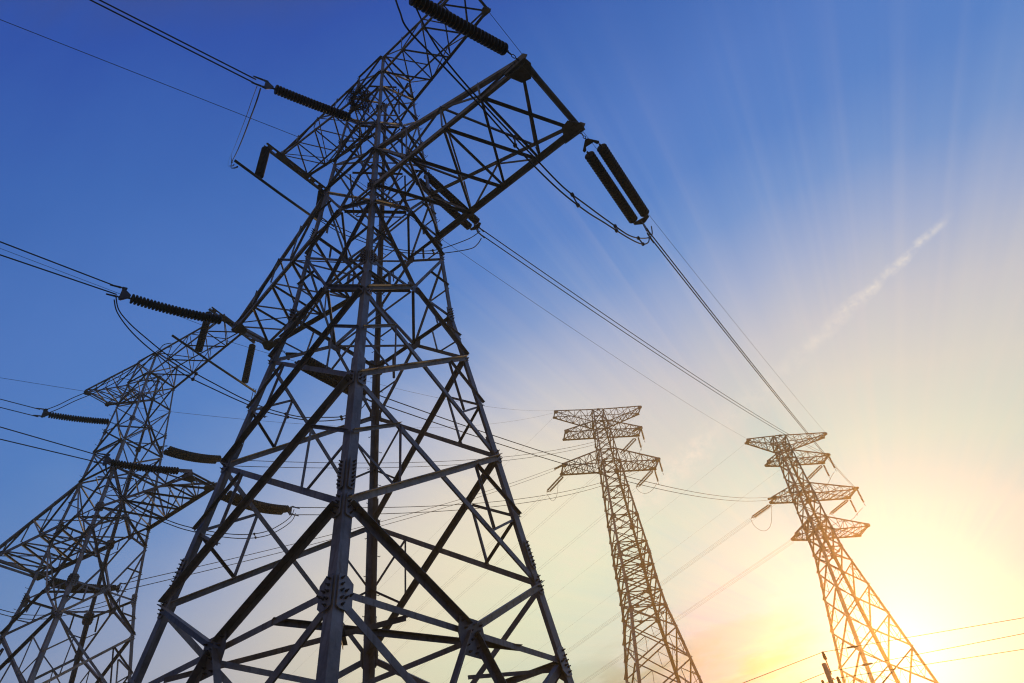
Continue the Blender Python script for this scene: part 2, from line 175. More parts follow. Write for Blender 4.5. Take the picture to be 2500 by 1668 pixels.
# ------------------------------------------------------------------ materials
def material(name, base, rough, metal=0.0, vary=0.25, scale=3.0, tint=None, coat=0.0, streak=None, spec=0.5):
    m = bpy.data.materials.new(name)
    m.use_nodes = True
    nt = m.node_tree
    b = nt.nodes['Principled BSDF']
    tc = node(nt, 'ShaderNodeTexCoord')
    n1 = node(nt, 'ShaderNodeTexNoise')
    nt.links.new(tc.outputs['Object'], n1.inputs['Vector'])
    n1.inputs['Scale'].default_value = scale
    n1.inputs['Detail'].default_value = 8.0
    n1.inputs['Roughness'].default_value = 0.7
    r = node(nt, 'ShaderNodeValToRGB')
    nt.links.new(n1.outputs['Fac'], r.inputs[0])
    lo = [c*(1-vary) for c in base]
    hi = [c*(1+vary) for c in (tint or base)]
    r.color_ramp.elements[0].position, r.color_ramp.elements[0].color = 0.32, (*lo, 1)
    r.color_ramp.elements[1].position, r.color_ramp.elements[1].color = 0.68, (*hi, 1)
    col = r.outputs[0]
    if streak:
        mp = node(nt, 'ShaderNodeMapping')
        nt.links.new(tc.outputs['Object'], mp.inputs[0])
        mp.inputs['Scale'].default_value = (9.0, 9.0, .7)
        n2 = node(nt, 'ShaderNodeTexNoise')
        nt.links.new(mp.outputs[0], n2.inputs['Vector'])
        n2.inputs['Scale'].default_value = 1.5
        n2.inputs['Detail'].default_value = 6.0
        mr = node(nt, 'ShaderNodeMapRange')
        nt.links.new(n2.outputs['Fac'], mr.inputs[0])
        for i, x in enumerate((.52, .75, 0.0, .75)):
            mr.inputs[i+1].default_value = x
        mx = node(nt, 'ShaderNodeMix', data_type='RGBA')
        nt.links.new(mr.outputs[0], mx.inputs['Factor'])
        nt.links.new(col, mx.inputs[6])
        mx.inputs[7].default_value = (*streak, 1)
        oi = node(nt, 'ShaderNodeObjectInfo')
        mr2 = node(nt, 'ShaderNodeMapRange')
        nt.links.new(oi.outputs['Random'], mr2.inputs[0])
        mr2.inputs[3].default_value = .72
        mr2.inputs[4].default_value = 1.3
        mx2 = node(nt, 'ShaderNodeMix', data_type='RGBA', blend_type='MULTIPLY')
        mx2.inputs['Factor'].default_value = 1.0
        nt.links.new(mx.outputs[2], mx2.inputs[6])
        nt.links.new(mr2.outputs[0], mx2.inputs[7])
        col = mx2.outputs[2]
    nt.links.new(col, b.inputs['Base Color'])
    b.inputs['Roughness'].default_value = rough
    b.inputs['Metallic'].default_value = metal
    b.inputs['Coat Weight'].default_value = coat
    b.inputs['Specular IOR Level'].default_value = spec
    return m
STEEL = material('galvanised_steel', (.185, .182, .178), .56, .1, .45, 1.7, (.20, .195, .185), 0.0, (.10, .068, .045))
BOLT = material('weathered_bolt', (.06, .055, .05), .6, .3)
PORC = material('glazed_porcelain', (.018, .019, .022), .45, 0, .3, 6.0, (.024, .023, .024), .0, None, .15)
FIT = material('forged_fitting', (.07, .07, .07), .55, .4)
WIRE = material('aluminium_strand', (.035, .035, .035), .7, .1)
TWIG = material('dry_twig', (.05, .035, .02), .9)
CONC = material('weathered_concrete', (.32, .30, .26), .85, 0, .2, 5.0)
GRASS = material('rough_grass', (.045, .06, .02), .95, 0, .5, .35, (.09, .08, .035))
# ------------------------------------------------------------------ mesh helpers
class MB:
    def __init__(s):
        s.v, s.f = [], []
    def add(s, pts, faces):
        o = len(s.v)
        s.v += [tuple(p) for p in pts]
        s.f += [tuple(i+o for i in f) for f in faces]
    def angle(s, P, Q, size, th, n1, n2):
        """equal angle section; the corner runs along P-Q, flanges towards n1 and n2"""
        d = (Q-P).normalized()
        a = (n1-d*n1.dot(d)).normalized()
        b = n2-d*n2.dot(d)
        b = (b-a*b.dot(a)*0.999).normalized()
        prof = ((0, 0), (size, 0), (size, th), (th, th), (th, size), (0, size))
        pts = [C+a*x+b*y for C in (P, Q) for x, y in prof]
        fs = [(i, (i+1) % 6, (i+1) % 6+6, i+6) for i in range(6)]
        fs += [(3, 2, 1, 0), (5, 4, 3, 0), (6, 7, 8, 9), (6, 9, 10, 11)]
        s.add(pts, fs)
    def tube(s, pts, r, n=6, caps=True, radii=None):
        o = len(s.v)
        prev = None
        for i, p in enumerate(pts):
            d = (pts[min(i+1, len(pts)-1)]-pts[max(i-1, 0)]).normalized()
            if prev is None:
                a = d.orthogonal().normalized()
            else:
                a = (prev-d*prev.dot(d)).normalized()
            prev = a
            b = d.cross(a)
            rr = radii[i] if radii else r
            for k in range(n):
                t = 2*math.pi*k/n
                s.v.append(tuple(p+a*(rr*math.cos(t))+b*(rr*math.sin(t))))
        for i in range(len(pts)-1):
            for k in range(n):
                q = (k+1) % n
                s.f.append((o+i*n+k, o+i*n+q, o+(i+1)*n+q, o+(i+1)*n+k))
        if caps:
            s.f.append(tuple(o+k for k in reversed(range(n))))
            s.f.append(tuple(o+(len(pts)-1)*n+k for k in range(n)))
    def plate(s, C, ax, ay, n, poly, th):
        m = len(poly)
        top = [C+ax*x+ay*y+n*th for x, y in poly]
        bot = [C+ax*x+ay*y for x, y in poly]
        s.add(top+bot, [tuple(range(m)), tuple(reversed(range(m, 2*m)))]+[((i+1) % m, i, i+m, (i+1) % m+m) for i in range(m)])
    def box(s, C, ax, ay, az):
        pts = [C+ax*x+ay*y+az*z for x in (-1, 1) for y in (-1, 1) for z in (-1, 1)]
        s.add(pts, [(0, 1, 3, 2), (4, 6, 7, 5), (0, 4, 5, 1), (2, 3, 7, 6), (0, 2, 6, 4), (1, 5, 7, 3)])
    def lathe(s, C, ax, prof, n=16):
        a = ax.orthogonal().normalized()
        b = ax.cross(a)
        o = len(s.v)
        for r, h in prof:
            for k in range(n):
                t = 2*math.pi*k/n
                s.v.append(tuple(C+ax*h+a*(r*math.cos(t))+b*(r*math.sin(t))))
        for i in range(len(prof)-1):
            for k in range(n):
                q = (k+1) % n
                s.f.append((o+i*n+k, o+i*n+q, o+(i+1)*n+q, o+(i+1)*n+k))
    def build(s, name, mat, parent=None, smooth=False, extra=None, mat2=None):
        me = bpy.data.meshes.new(name)
        nf = len(s.f)
        if extra:
            s.add(extra.v, extra.f)
        me.from_pydata(s.v, [], s.f)
        me.materials.append(mat)
        if extra:
            me.materials.append(mat2)
            me.polygons.foreach_set('material_index', [0]*nf+[1]*(len(s.f)-nf))
        if smooth:
            me.polygons.foreach_set('use_smooth', [True]*len(me.polygons))
        me.update()
        o = bpy.data.objects.new(name, me)
        COL.objects.link(o)
        if parent:
            o.parent = parent
        return o
def tag(o, label, cat, group=None):
    o['label'] = label
    o['category'] = cat
    if group:
        o['group'] = group
    return o
def empty(name, loc, rz=0.0):
    o = bpy.data.objects.new(name, None)
    COL.objects.link(o)
    o.location = loc
    o.rotation_euler = (0, 0, rz)
    o.empty_display_size = 0.5
    return o
V3 = lambda p: Vector(p)
def lerp(a, b, t):
    return a+(b-a)*t
# ------------------------------------------------------------------ ground
g = MB()
N, R = 40, 2000.0
g.add([Vector((0, 0, 0))]+[Vector((math.cos(2*math.pi*k/N)*R, math.sin(2*math.pi*k/N)*R, 0)) for k in range(N)], [(0, k+1, (k+1) % N+1) for k in range(N)])
go = g.build('ground', GRASS)
go['kind'] = 'structure'
# ------------------------------------------------------------------ lattice towers
CYC = 'FRBL'
class Tower:
    def __init__(s, key, label, near, kz):
        T = DATA['TW'][key]
        s.key, s.near = key, near
        s.root = tag(empty('transmission_tower', (T['pos'][0], T['pos'][1], 0), T['yaw']), label, 'power pylon', 'lattice transmission towers')
        s.M = Matrix.Translation(s.root.location) @ Matrix.Rotation(T['yaw'], 4, 'Z')
        s.Mi = s.M.inverted()
        prof = sorted((z, w) for z, w in T['lv'].values())
        (z0, w0), (z1, w1) = prof[0], prof[1]
        prof.insert(0, (0.0, w0+(w0-w1)/(z1-z0)*z0))
        s.prof = prof
        s.lv = {k: v[0] for k, v in T['lv'].items()}
        s.sg = dict(F=(1, -1), R=(1, 1), B=(-1, 1), L=(-1, -1)) if key in 'AD' else dict(F=(-1, -1), R=(1, -1), B=(1, 1), L=(-1, 1))
        s.k = kz
        s.bag = {}
        s.jit = 0
    def W(s, z):
        p = s.prof
        for (a, wa), (b, wb) in zip(p, p[1:]):
            if z <= b:
                return wa+(wb-wa)*(z-a)/(b-a)
        return p[-1][1]
    def c(s, k, z):
        w = s.W(z)
        return Vector((s.sg[k][0]*w, s.sg[k][1]*w, z))
    def mid(s, a, b, z):
        return (s.c(a, z)+s.c(b, z))/2
    def nrm(s, a, b):
        m = s.mid(a, b, 1.0)
        return Vector((m.x, m.y, 0)).normalized()
    def legsize(s, z):
        for lim, q in s.k['leg']:
            if z < lim:
                return q
        return s.k['leg'][-1][1]
    def brace(s, name, P, Q, size, n, off=0.0, trim=0.07, f2=1):
        """angle-section member centred on P-Q lying against the face with outward normal n"""
        s.jit = (s.jit+1) % 9
        d = (Q-P).normalized()
        P, Q = P+d*trim, Q-d*trim
        f1 = n.cross(d)
        if f1.length < 1e-4:
            f1 = d.orthogonal()
        f1.normalize()
        if f1.z > 0:
            f1 = -f1
        sh = n*(off+s.jit*0.0013)-f1*size*0.5
        b = MB()
        b.angle(P+sh, Q+sh, size, max(.008, size*.1), f1, n*f2)
        s.bag.setdefault(name, []).append(((Q-P).length*size, b))
    def flush(s):
        for name, L in s.bag.items():
            L.sort(key=lambda x: -x[0])
            for _, b in L[:100]:
                b.build(name, STEEL, s.root)
            rest = MB()
            for _, b in L[100:]:
                rest.add(b.v, b.f)
            if rest.v:
                rest.build(name, STEEL, s.root)['kind'] = 'stuff'
        s.bag = {}
    def faces(s):
        return [(CYC[i], CYC[(i+1) % 4]) for i in range(4)]
    def leg(s, k, zs):
        i = CYC.index(k)
        n1, n2 = CYC[(i+1) % 4], CYC[i-1]
        b = MB()
        for za, zb in zip(zs, zs[1:]):
            P, Q = s.c(k, za), s.c(k, zb)
            q = s.legsize((za+zb)/2)
            b.angle(P, Q, q, q*.1, s.c(n1, za)-P, s.c(n2, za)-P)
        o = b.build('leg', STEEL, s.root)
        s.legs[k] = o
    def gusset(s, k, other, z, w, h, bolts, skew=0.0, parent=None, inset=0.03):
        """bolted plate on the outside of leg k in the face shared with leg other"""
        P = s.c(k, z)
        P2 = s.c(k, z+0.5)
        ay = (P2-P).normalized()
        ax = s.c(other, z)-P
        ax = (ax-ay*ax.dot(ay)).normalized()
        n = ax.cross(ay)
        if n.dot(s.nrm(k, other)) < 0:
            n = -n
        b = MB()
        C = P+n*0.022
        ch = min(w, h)*.3
        poly = [(inset, -h*.5+ch*.3), (inset+ch*.5, -h*.5), (w*.72, -h*.5), (w, -h*.5+ch), (w, h*.5-ch), (w*.62, h*.5), (inset, h*.5)]
        if ax.cross(ay).dot(n) < 0:
            poly = poly[::-1]
        b.plate(C, ax, ay, n, poly, .014)
        bb = MB()
        for x, y in bolts:
            B0 = C+ax*x*w+ay*y*h*.5+n*.014
            bb.tube([B0, B0+n*.022], .021, 6)
            bb.tube([B0+n*.022, B0+n*.06], .0115, 6)
        return b.build('gusset_plate', STEEL, parent or s.legs[k], False, bb, BOLT)
    def xpanel(s, z0, z1, size, red=0.0):
        for a, b in s.faces():
            n = s.nrm(a, b)
            s.brace('diagonal_brace', s.c(a, z0), s.c(b, z1), size, n, .02)
            s.brace('diagonal_brace', s.c(b, z0), s.c(a, z1), size, n, -.035, f2=-1)
            if red:
                w0, w1 = s.W(z0), s.W(z1)
                X = lerp(s.c(a, z1), s.c(b, z0), w1/(w0+w1))
                for k in (a, b):
                    lm = s.c(k, (z0+z1)/2)
                    pa, pb = lerp(s.c(k, z1), X, .5), lerp(s.c(k, z0), X, .5)
                    s.brace('secondary_brace', lm, pa, red, n, .035, .03)
                    s.brace('secondary_brace', lm, pb, red*.85, n, -.05, .03, -1)
                    s.brace('secondary_brace', pa, pb, red*.8, n, .012, .02)
    def mpanel(s, z0, zm, z1, size, red=0.0):
        """X panel whose crossing sits on a horizontal at zm"""
        for a, b in s.faces():
            n = s.nrm(a, b)
            m = s.mid(a, b, zm)
            for k in (a, b):
                s.brace('diagonal_brace', s.c(k, z0), m, size, n, .018)
                s.brace('diagonal_brace', s.c(k, z1), m, size*.85, n, .005)
                s.brace('horizontal_brace', s.c(k, zm), m, size*.8, n, -.03, f2=-1)
                if red:
                    q = lerp(s.c(k, z0), m, .52)
                    s.brace('secondary_brace', s.c(k, (z0+zm)/2), q, red, n, .03, .03)
                    s.brace('secondary_brace', lerp(s.c(k, zm), m, .5), q, red, n, -.04, .02, -1)
                    q2 = lerp(s.c(k, z1), m, .5)
                    s.brace('secondary_brace', s.c(k, (z1+zm)/2), q2, red, n, .03, .03)
            ay = Vector((0, 0, 1))
            ax = n.cross(ay).normalized()
            g = MB()
            w = size*2.1
            g.plate(m+n*.03-ay*w*.2, ax, ay, n, [(-w, -w*.6), (w, -w*.6), (w*1.1, w*.4), (w*.5, w*.9), (-w*.5, w*.9), (-w*1.1, w*.4)], .012)
            if s.near:
                for x in (-.7, -.35, .35, .7):
                    for y in (-.3, .25):
                        B0 = m+n*.042-ay*w*.2+ax*x*w+ay*y*w
                        g.tube([B0, B0+n*.045], .013, 6)
            g.build('gusset_plate', STEEL, s.root)
        s.diamond(zm, size*.8)
    def diamond(s, z, size):
        ms = [s.mid(a, b, z) for a, b in s.faces()]
        u = Vector((0, 0, -1))
        for i in range(4):
            s.brace('plan_brace', ms[i], ms[(i+1) % 4], size, u, .03)
        s.brace('plan_brace', ms[0], ms[2], size*.7, u, .06)
    def hor(s, z, size):
        for a, b in s.faces():
            s.brace('horizontal_brace', s.c(a, z), s.c(b, z), size, s.nrm(a, b), .03)
    def arm(s, side, zb, zt, tu, tv, tz, nseg, csize, lsize, lift=0.0, beam=False):
        """crossarm on the side of +u or -u with a square-cut tip edge of half-width tv"""
        if s.key in 'AD':
            ks = ('F', 'R') if side > 0 else ('L', 'B')
        else:
            ks = ('R', 'B') if side > 0 else ('F', 'L')
        tv0, tv1 = (-tv, tv) if isinstance(tv, (int, float)) else tv
        tips = [Vector((side*tu, tv0, tz)), Vector((side*tu, tv1, tz))]
        U = Vector((side, 0, 0))
        b = MB()
        low, hi = [], []
        for i, k in enumerate(ks):
            A, B_, T_ = s.c(k, zb), s.c(k, zt), tips[i]
            vout = Vector((0, -1 if i == 0 else 1, 0))
            Tl = T_ + Vector((0, 0, -.06 if lift <= 0 else 0))
            Th = T_ + Vector((0, 0, .12))
            b.angle(A, Tl+U*.1, csize, csize*.12, Vector((0, 0, -1)), -vout)
            b.angle(B_, Th, csize*.8, csize*.1, Vector((0, 0, 1)), -vout)
            low.append((A, Tl)); hi.append((B_, Th))
        e = MB()
        for dz in (-.05, .05):
            b.angle(tips[0]+Vector((0, 0, dz)), tips[1]+Vector((0, 0, dz)), csize*.8, csize*.1, Vector((0, 0, 1 if dz > 0 else -1)), U)
        arm = b.build('crossarm', STEEL, s.root)
        bars = []
        def bar(P, Q, n, sz, off=0.0):
            d = (Q-P)
            if d.length < .15:
                return
            d.normalize()
            f1 = n.cross(d)
            if f1.length < 1e-3:
                f1 = d.orthogonal()
            f1.normalize()
            s.jit = (s.jit+1) % 9
            sh = n*(off+s.jit*.0012)-f1*sz*.5
            m = MB()
            m.angle(P+sh, Q+sh, sz, max(.007, sz*.1), f1, n)
            bars.append(m)
        nd = lambda c, i: lerp(c[0], c[1], i/nseg)
        for i in range(nseg):
            for q in (0, 1):                                   # side trusses
                vout = Vector((0, -1 if q == 0 else 1, 0))
                if i > 0:
                    bar(nd(low[q], i), nd(hi[q], i), vout, lsize*.8, .02)
                if i % 2 == 0:
                    bar(nd(hi[q], i), nd(low[q], i+1), vout, lsize*.9, -.02)
                else:
                    bar(nd(low[q], i), nd(hi[q], i+1), vout, lsize*.9, -.02)
            dn, upv = Vector((0, 0, -1)), Vector((0, 0, 1))    # bottom X, top zigzag
            bar(nd(low[0], i), nd(low[1], i+1), dn, lsize, .02)
            bar(nd(low[1], i), nd(low[0], i+1), dn, lsize, -.04)
            if 0 < i:
                bar(nd(low[0], i), nd(low[1], i), dn, lsize*.8, -.01)
            if i % 2 == 0:
                bar(nd(hi[0], i), nd(hi[1], i+1), upv, lsize*.7)
            else:
                bar(nd(hi[1], i), nd(hi[0], i+1), upv, lsize*.7)
        if s.near:
            for m in bars:
                m.build('lacing_bar', STEEL, arm)
        else:
            al = MB()
            for m in bars:
                al.add(m.v, m.f)
            al.build('lacing', STEEL, arm)
        for i, T_ in enumerate(tips):
            q = MB()
            w = csize*2.3
            vout = Vector((0, -1 if i == 0 else 1, 0))
            q.plate(T_+vout*.02-U*w*.9, U, Vector((0, 0, 1)), vout, [(0, -w*.45), (w*1.3, -w*.45), (w*1.6, 0), (w*1.3, w*.6), (w*.2, w*.6), (-w*.8, .05)], .02)
            q.plate(T_-Vector((0, 0, .1+w*.1))-U*w*.8, U, -vout, Vector((0, 0, -1)), [(-w*.6, -w*.2), (w*1.3, -w*.25), (w*1.4, w*.4), (w*.7, w*1.3), (0, w*1.1)], .02)
            if s.near:
                for x in (.2, .5, .8):
                    for y in (-.2, .25):
                        B0 = T_+vout*.04-U*w*.9+U*x*w+Vector((0, 0, y*w))
                        q.tube([B0, B0+vout*.04], .014, 6)
            q.build('tip_plate', STEEL, arm)
        if beam:
            q = MB()
            y0, y1 = beam
            for dx in (-.07, .07):
                P = Vector((side*tu+dx, y0, tz-.13)); Q = Vector((side*tu+dx, y1, tz-.13))
                q.angle(P, Q, .10, .012, Vector((0, 0, 1)), Vector((1 if dx > 0 else -1, 0, 0)))
            for j in range(7):
                y = lerp(y0, y1, (j+.5)/7)
                q.box(Vector((side*tu, y, tz-.12)), Vector((.06, 0, 0)), Vector((0, .12, 0)), Vector((0, 0, .006)))
            q.build('jumper_beam', STEEL, arm)
        s.tips = getattr(s, 'tips', {})
    def step_bolts(s, k, za, zb, pitch=.45):
        i = CYC.index(k)
        o1 = (s.c(k, za)-s.c(CYC[(i+1) % 4], za)).normalized()
        o2 = (s.c(k, za)-s.c(CYC[i-1], za)).normalized()
        z, j = za, 0
        proto = {}
        while z < zb:
            out, side = (o1, o2) if j % 2 == 0 else (o2, o1)
            P = s.c(k, z)-side*s.legsize(z)*.55
            if j % 2 not in proto:
                b = MB()
                b.tube([Vector((0, 0, 0)), out*.15, out*.165+Vector((0, 0, .03))], .009, 6)
                o = b.build('step_bolt', BOLT, s.legs[k])
                proto[j % 2] = o
            else:
                o = proto[j % 2].copy()
                COL.objects.link(o)
                o.parent = s.legs[k]
            o.location = P
            z += pitch
            j += 1
def four_bolts(n, x=.28):
    return [(x, -.8+1.6*i/(n-1)) for i in range(n)]
def build_angle_tower(key, label, arms, step):
    t = Tower(key, label, True, dict(leg=[(10, .19), (14.6, .155), (21.5, .125), (99, .085)]))
    L = t.lv
    q1, q2 = 21.56 + (0.2 if key == 'D' else 0), 24.48 + (0.2 if key == 'D' else 0)
    H0, H1, H2, H3, Hg, H4, z1, z2, zm, ze, zt = (L[x] for x in ('H0', 'H1', 'H2', 'H3', 'Hg', 'H4', 'z1', 'z2', 'zm', 'ze', 'zt'))
    t.legs = {}
    for k in CYC:
        t.leg(k, [0, H0+.2, H1+.5, 10.6, Hg, z1, z2+.3, 21.7, 25.0, zt+.05])
    # lower panels
    for a, b in t.faces():
        n = t.nrm(a, b)
        m = t.mid(a, b, H0)
        for k, o in ((a, b), (b, a)):
            t.brace('diagonal_brace', t.c(k, H1), m, .125, n, .02)
            t.brace('diagonal_brace', m, t.c(k, .15), .12, n, .005)
            t.brace('horizontal_brace', t.c(k, H0), m, .10, n, -.03, f2=-1)
        t.brace('diagonal_brace', t.c(a, H0), t.c(b, 1.1), .125, n, -.06, f2=-1)
        t.brace('diagonal_brace', t.c(b, H0), t.c(a, 1.1), .125, n, -.085, f2=-1)
        ay = Vector((0, 0, 1))
        ax = n.cross(ay).normalized()
        g = MB()
        w = .30
        g.plate(m+n*.045-ay*.1, ax, ay, n, [(-w*.75, -w), (w*.75, -w), (w*1.05, w*.1), (w*.85, w*.95), (-w*.85, w*.95), (-w*1.05, w*.1)], .014)
        bb = MB()
        for x, y in ((-.7, .7), (-.5, .35), (.7, .7), (.5, .35), (-.25, .1), (.25, .1), (0, -.15), (-.4, -.5), (.4, -.5), (-.25, -.8), (.25, -.8), (.05, .3)):
            B0 = m+n*.059-ay*.1+ax*x*w+ay*y*w
            bb.tube([B0, B0+n*.022], .02, 6)
            bb.tube([B0+n*.022, B0+n*.06], .0115, 6)
        g.build('gusset_plate', STEEL, t.root, False, bb, BOLT)
    dn = Vector((0, 0, -1))
    ms = {a+b: t.mid(a, b, H0) for a, b in t.faces()}
    ks = list(ms)
    for i in range(4):
        m0, m1 = ms[ks[i]], ms[ks[(i+1) % 4]]
        k = CYC[(i+1) % 4]
        cpt = t.c(k, H0)
        o0, o1 = t.c(CYC[i], H0), t.c(CYC[(i+2) % 4], H0)
        if i % 2 == 1:
            t.brace('plan_brace', lerp(cpt, m0, .5), lerp(m1, o1, .5), .085, dn, -.045, .0)
            t.brace('plan_brace', lerp(cpt, m1, .5), lerp(m0, o0, .5), .085, dn, .05, .0)
        t.brace('plan_brace', cpt, lerp(m0, m1, .5), .07, dn, .09)
    t.brace('plan_brace', ms[ks[0]], ms[ks[2]], .09, dn, .12)
    t.brace('plan_brace', ms[ks[1]], ms[ks[3]], .09, dn, .15)
    t.xpanel(H1, H2, .115, .062)
    t.xpanel(H2, H3, .105, .056)
    t.mpanel(H3, Hg, H4, .095, .05)
    t.mpanel(H4, z1, z2, .085, .045)
    t.xpanel(z2, q1, .07)
    t.mpanel(q1, zm, q2, .07)
    t.xpanel(q2, ze, .06)
    t.xpanel(ze, zt, .055)
    t.hor(z2, .07); t.hor(q1, .06); t.hor(q2, .06); t.hor(ze, .06); t.hor(zt, .06)
    t.diamond(ze, .05)
    t.diamond(z2, .05)
    t.flush()
    for a in arms:
        t.arm(*a[0], **a[1])
    # bolted plates: legs seen from outside
    for i, k in enumerate(CYC):
        for o in (CYC[(i+1) % 4], CYC[i-1]):
            t.gusset(k, o, H0, .285, .52, [(.28, .75), (.3, .38), (.3, .02), (.58, .1), (.58, -.3), (.86, -.05), (.32, -.4), (.4, -.75)], 0)
            t.gusset(k, o, H1, .24, .42, [(.3, .7), (.3, .2), (.3, -.3), (.75, .25), (.75, -.35), (.5, -.7)], 0)
            t.gusset(k, o, H1+.62, .165, .62, four_bolts(7, .6), 0)
            t.gusset(k, o, H2, .22, .36, [(.3, .7), (.3, .1), (.3, -.5), (.75, .25), (.75, -.35)], 0)
            t.gusset(k, o, H3, .18, .28, [(.35, .6), (.35, -.4), (.75, .0)], 0)
            t.gusset(k, o, Hg+.02, .26, .52, [(.28, .8), (.28, .45), (.28, .1), (.28, -.25), (.28, -.6), (.65, .5), (.65, .15), (.65, -.2), (.6, -.55), (.88, -.1)], 0)
            t.gusset(k, o, H4, .15, .26, [(.4, .6), (.4, -.4), (.75, 0)], 0)
            t.gusset(k, o, z1, .22, .46, [(.3, .8), (.3, .4), (.3, 0), (.3, -.4), (.3, -.8), (.7, .3), (.7, -.2)], 0)
            t.gusset(k, o, z2, .17, .36, [(.35, .7), (.35, .2), (.35, -.3), (.75, 0)], 0)
            t.gusset(k, o, zm, .14, .3, [(.4, .6), (.4, 0), (.4, -.6)], 0)
            t.gusset(k, o, ze, .12, .24, [(.4, .6), (.4, -.6)], 0)
            t.gusset(k, o, zt-.1, .12, .24, [(.4, .6), (.4, -.6)], 0)
    # inner nodes on the tie-in level
    for k, za, zb in step:
        t.step_bolts(k, za, zb)
    return t
RIGHT, LEFT = 1, -1
S_ = 0.62
TA = build_angle_tower('A', 'largest and nearest lattice steel tower, in the centre, its right arm reaching overhead', [
    ((RIGHT, DATA['TW']['A']['lv']['z1'][0], DATA['TW']['A']['lv']['z2'][0], 10.5*S_, 1.98*S_, DATA['TW']['A']['lv']['z1'][0], 4, .15, .075), {}),
    ((LEFT, DATA['TW']['A']['lv']['z1'][0], DATA['TW']['A']['lv']['z2'][0], 9.7*S_, 1.08*S_, DATA['TW']['A']['lv']['z1'][0], 4, .12, .065), {}),
    ((LEFT, DATA['TW']['A']['lv']['ze'][0], DATA['TW']['A']['lv']['zt'][0], 9.0*S_, 1.14*S_, DATA['TW']['A']['lv']['zt'][0], 4, .085, .05), dict(lift=1, beam=(-2.35*S_, 2.55*S_))),
    ((RIGHT, DATA['TW']['A']['lv']['ze'][0], DATA['TW']['A']['lv']['zt'][0], 7.76*S_, 1.11*S_, DATA['TW']['A']['lv']['zt'][0], 4, .085, .05), dict(lift=1)),
], [('B', 2.0, 26.5), ('R', 17.5, 27.0)])
TD = build_angle_tower('D', 'dark blue lattice steel tower at the far left, half cut off by the frame', [
    ((RIGHT, DATA['TW']['D']['lv']['z1'][0], DATA['TW']['D']['lv']['z2'][0], 9.88*S_, (-1.2*S_, .85*S_), DATA['TW']['D']['lv']['z1'][0], 4, .13, .07), {}),
    ((LEFT, DATA['TW']['D']['lv']['z1'][0], DATA['TW']['D']['lv']['z2'][0], 10.29*S_, 2.1*S_, DATA['TW']['D']['lv']['z1'][0], 4, .15, .075), {}),
    ((LEFT, DATA['TW']['D']['lv']['ze'][0], DATA['TW']['D']['lv']['zt'][0], 7.9*S_, 1.17*S_, DATA['TW']['D']['lv']['zt'][0], 4, .085, .05), dict(lift=1)),
    ((RIGHT, DATA['TW']['D']['lv']['ze'][0], DATA['TW']['D']['lv']['zt'][0], 9.05*S_, 1.14*S_, DATA['TW']['D']['lv']['zt'][0], 4, .085, .05), dict(lift=1, beam=(-2.5*S_, 2.6*S_))),
], [('L', 2.0, 26.5)])
def build_far_tower(key, label, arms, panels, hors, lowx, kz):
    t = Tower(key, label, False, kz)
    t.legs = {}
    zs = sorted(set([0]+[p[0] for p in panels]+[p[1] for p in panels]+lowx))
    for k in CYC:
        t.leg(k, zs)
    for z0, z1 in panels:
        sz = kz['dg']*(1.0 if z0 < kz['big'] else .75)
        t.xpanel(z0, z1, sz, kz['red'] if (z1-z0) > 2.6 else 0)
    for z0, z1 in zip(lowx, lowx[1:]):
        t.xpanel(z0, z1, kz['dg'], kz['red'])
    for z in hors:
        t.hor(z, kz['dg']*.75)
        t.diamond(z, kz['dg']*.6)
        for a, b in t.faces():
            n = t.nrm(a, b)
            m = t.mid(a, b, z)
            g = MB()
            ax = Vector((0, 0, 1)).cross(n)
            w = kz['dg']*1.7
            g.plate(m+n*.06, ax, Vector((0, 0, 1)), n, [(-w, -w*.6), (w, -w*.6), (w, w*.4), (0, w*.7), (-w, w*.4)], .02)
            g.build('gusset_plate', STEEL, t.root)
    t.flush()
    for i, k in enumerate(CYC):
        for z in kz['gus']:
            for o in (CYC[(i+1) % 4], CYC[i-1]):
                t.gusset(k, o, z, .5, .8, [], 0, inset=.0)
    for a in arms:
        t.arm(*a[0], **a[1])
    return t
KS = 1.7*.62
zc = lambda z: z*KS+1.6
LC, LE = DATA['TW']['C']['lv'], DATA['TW']['E']['lv']
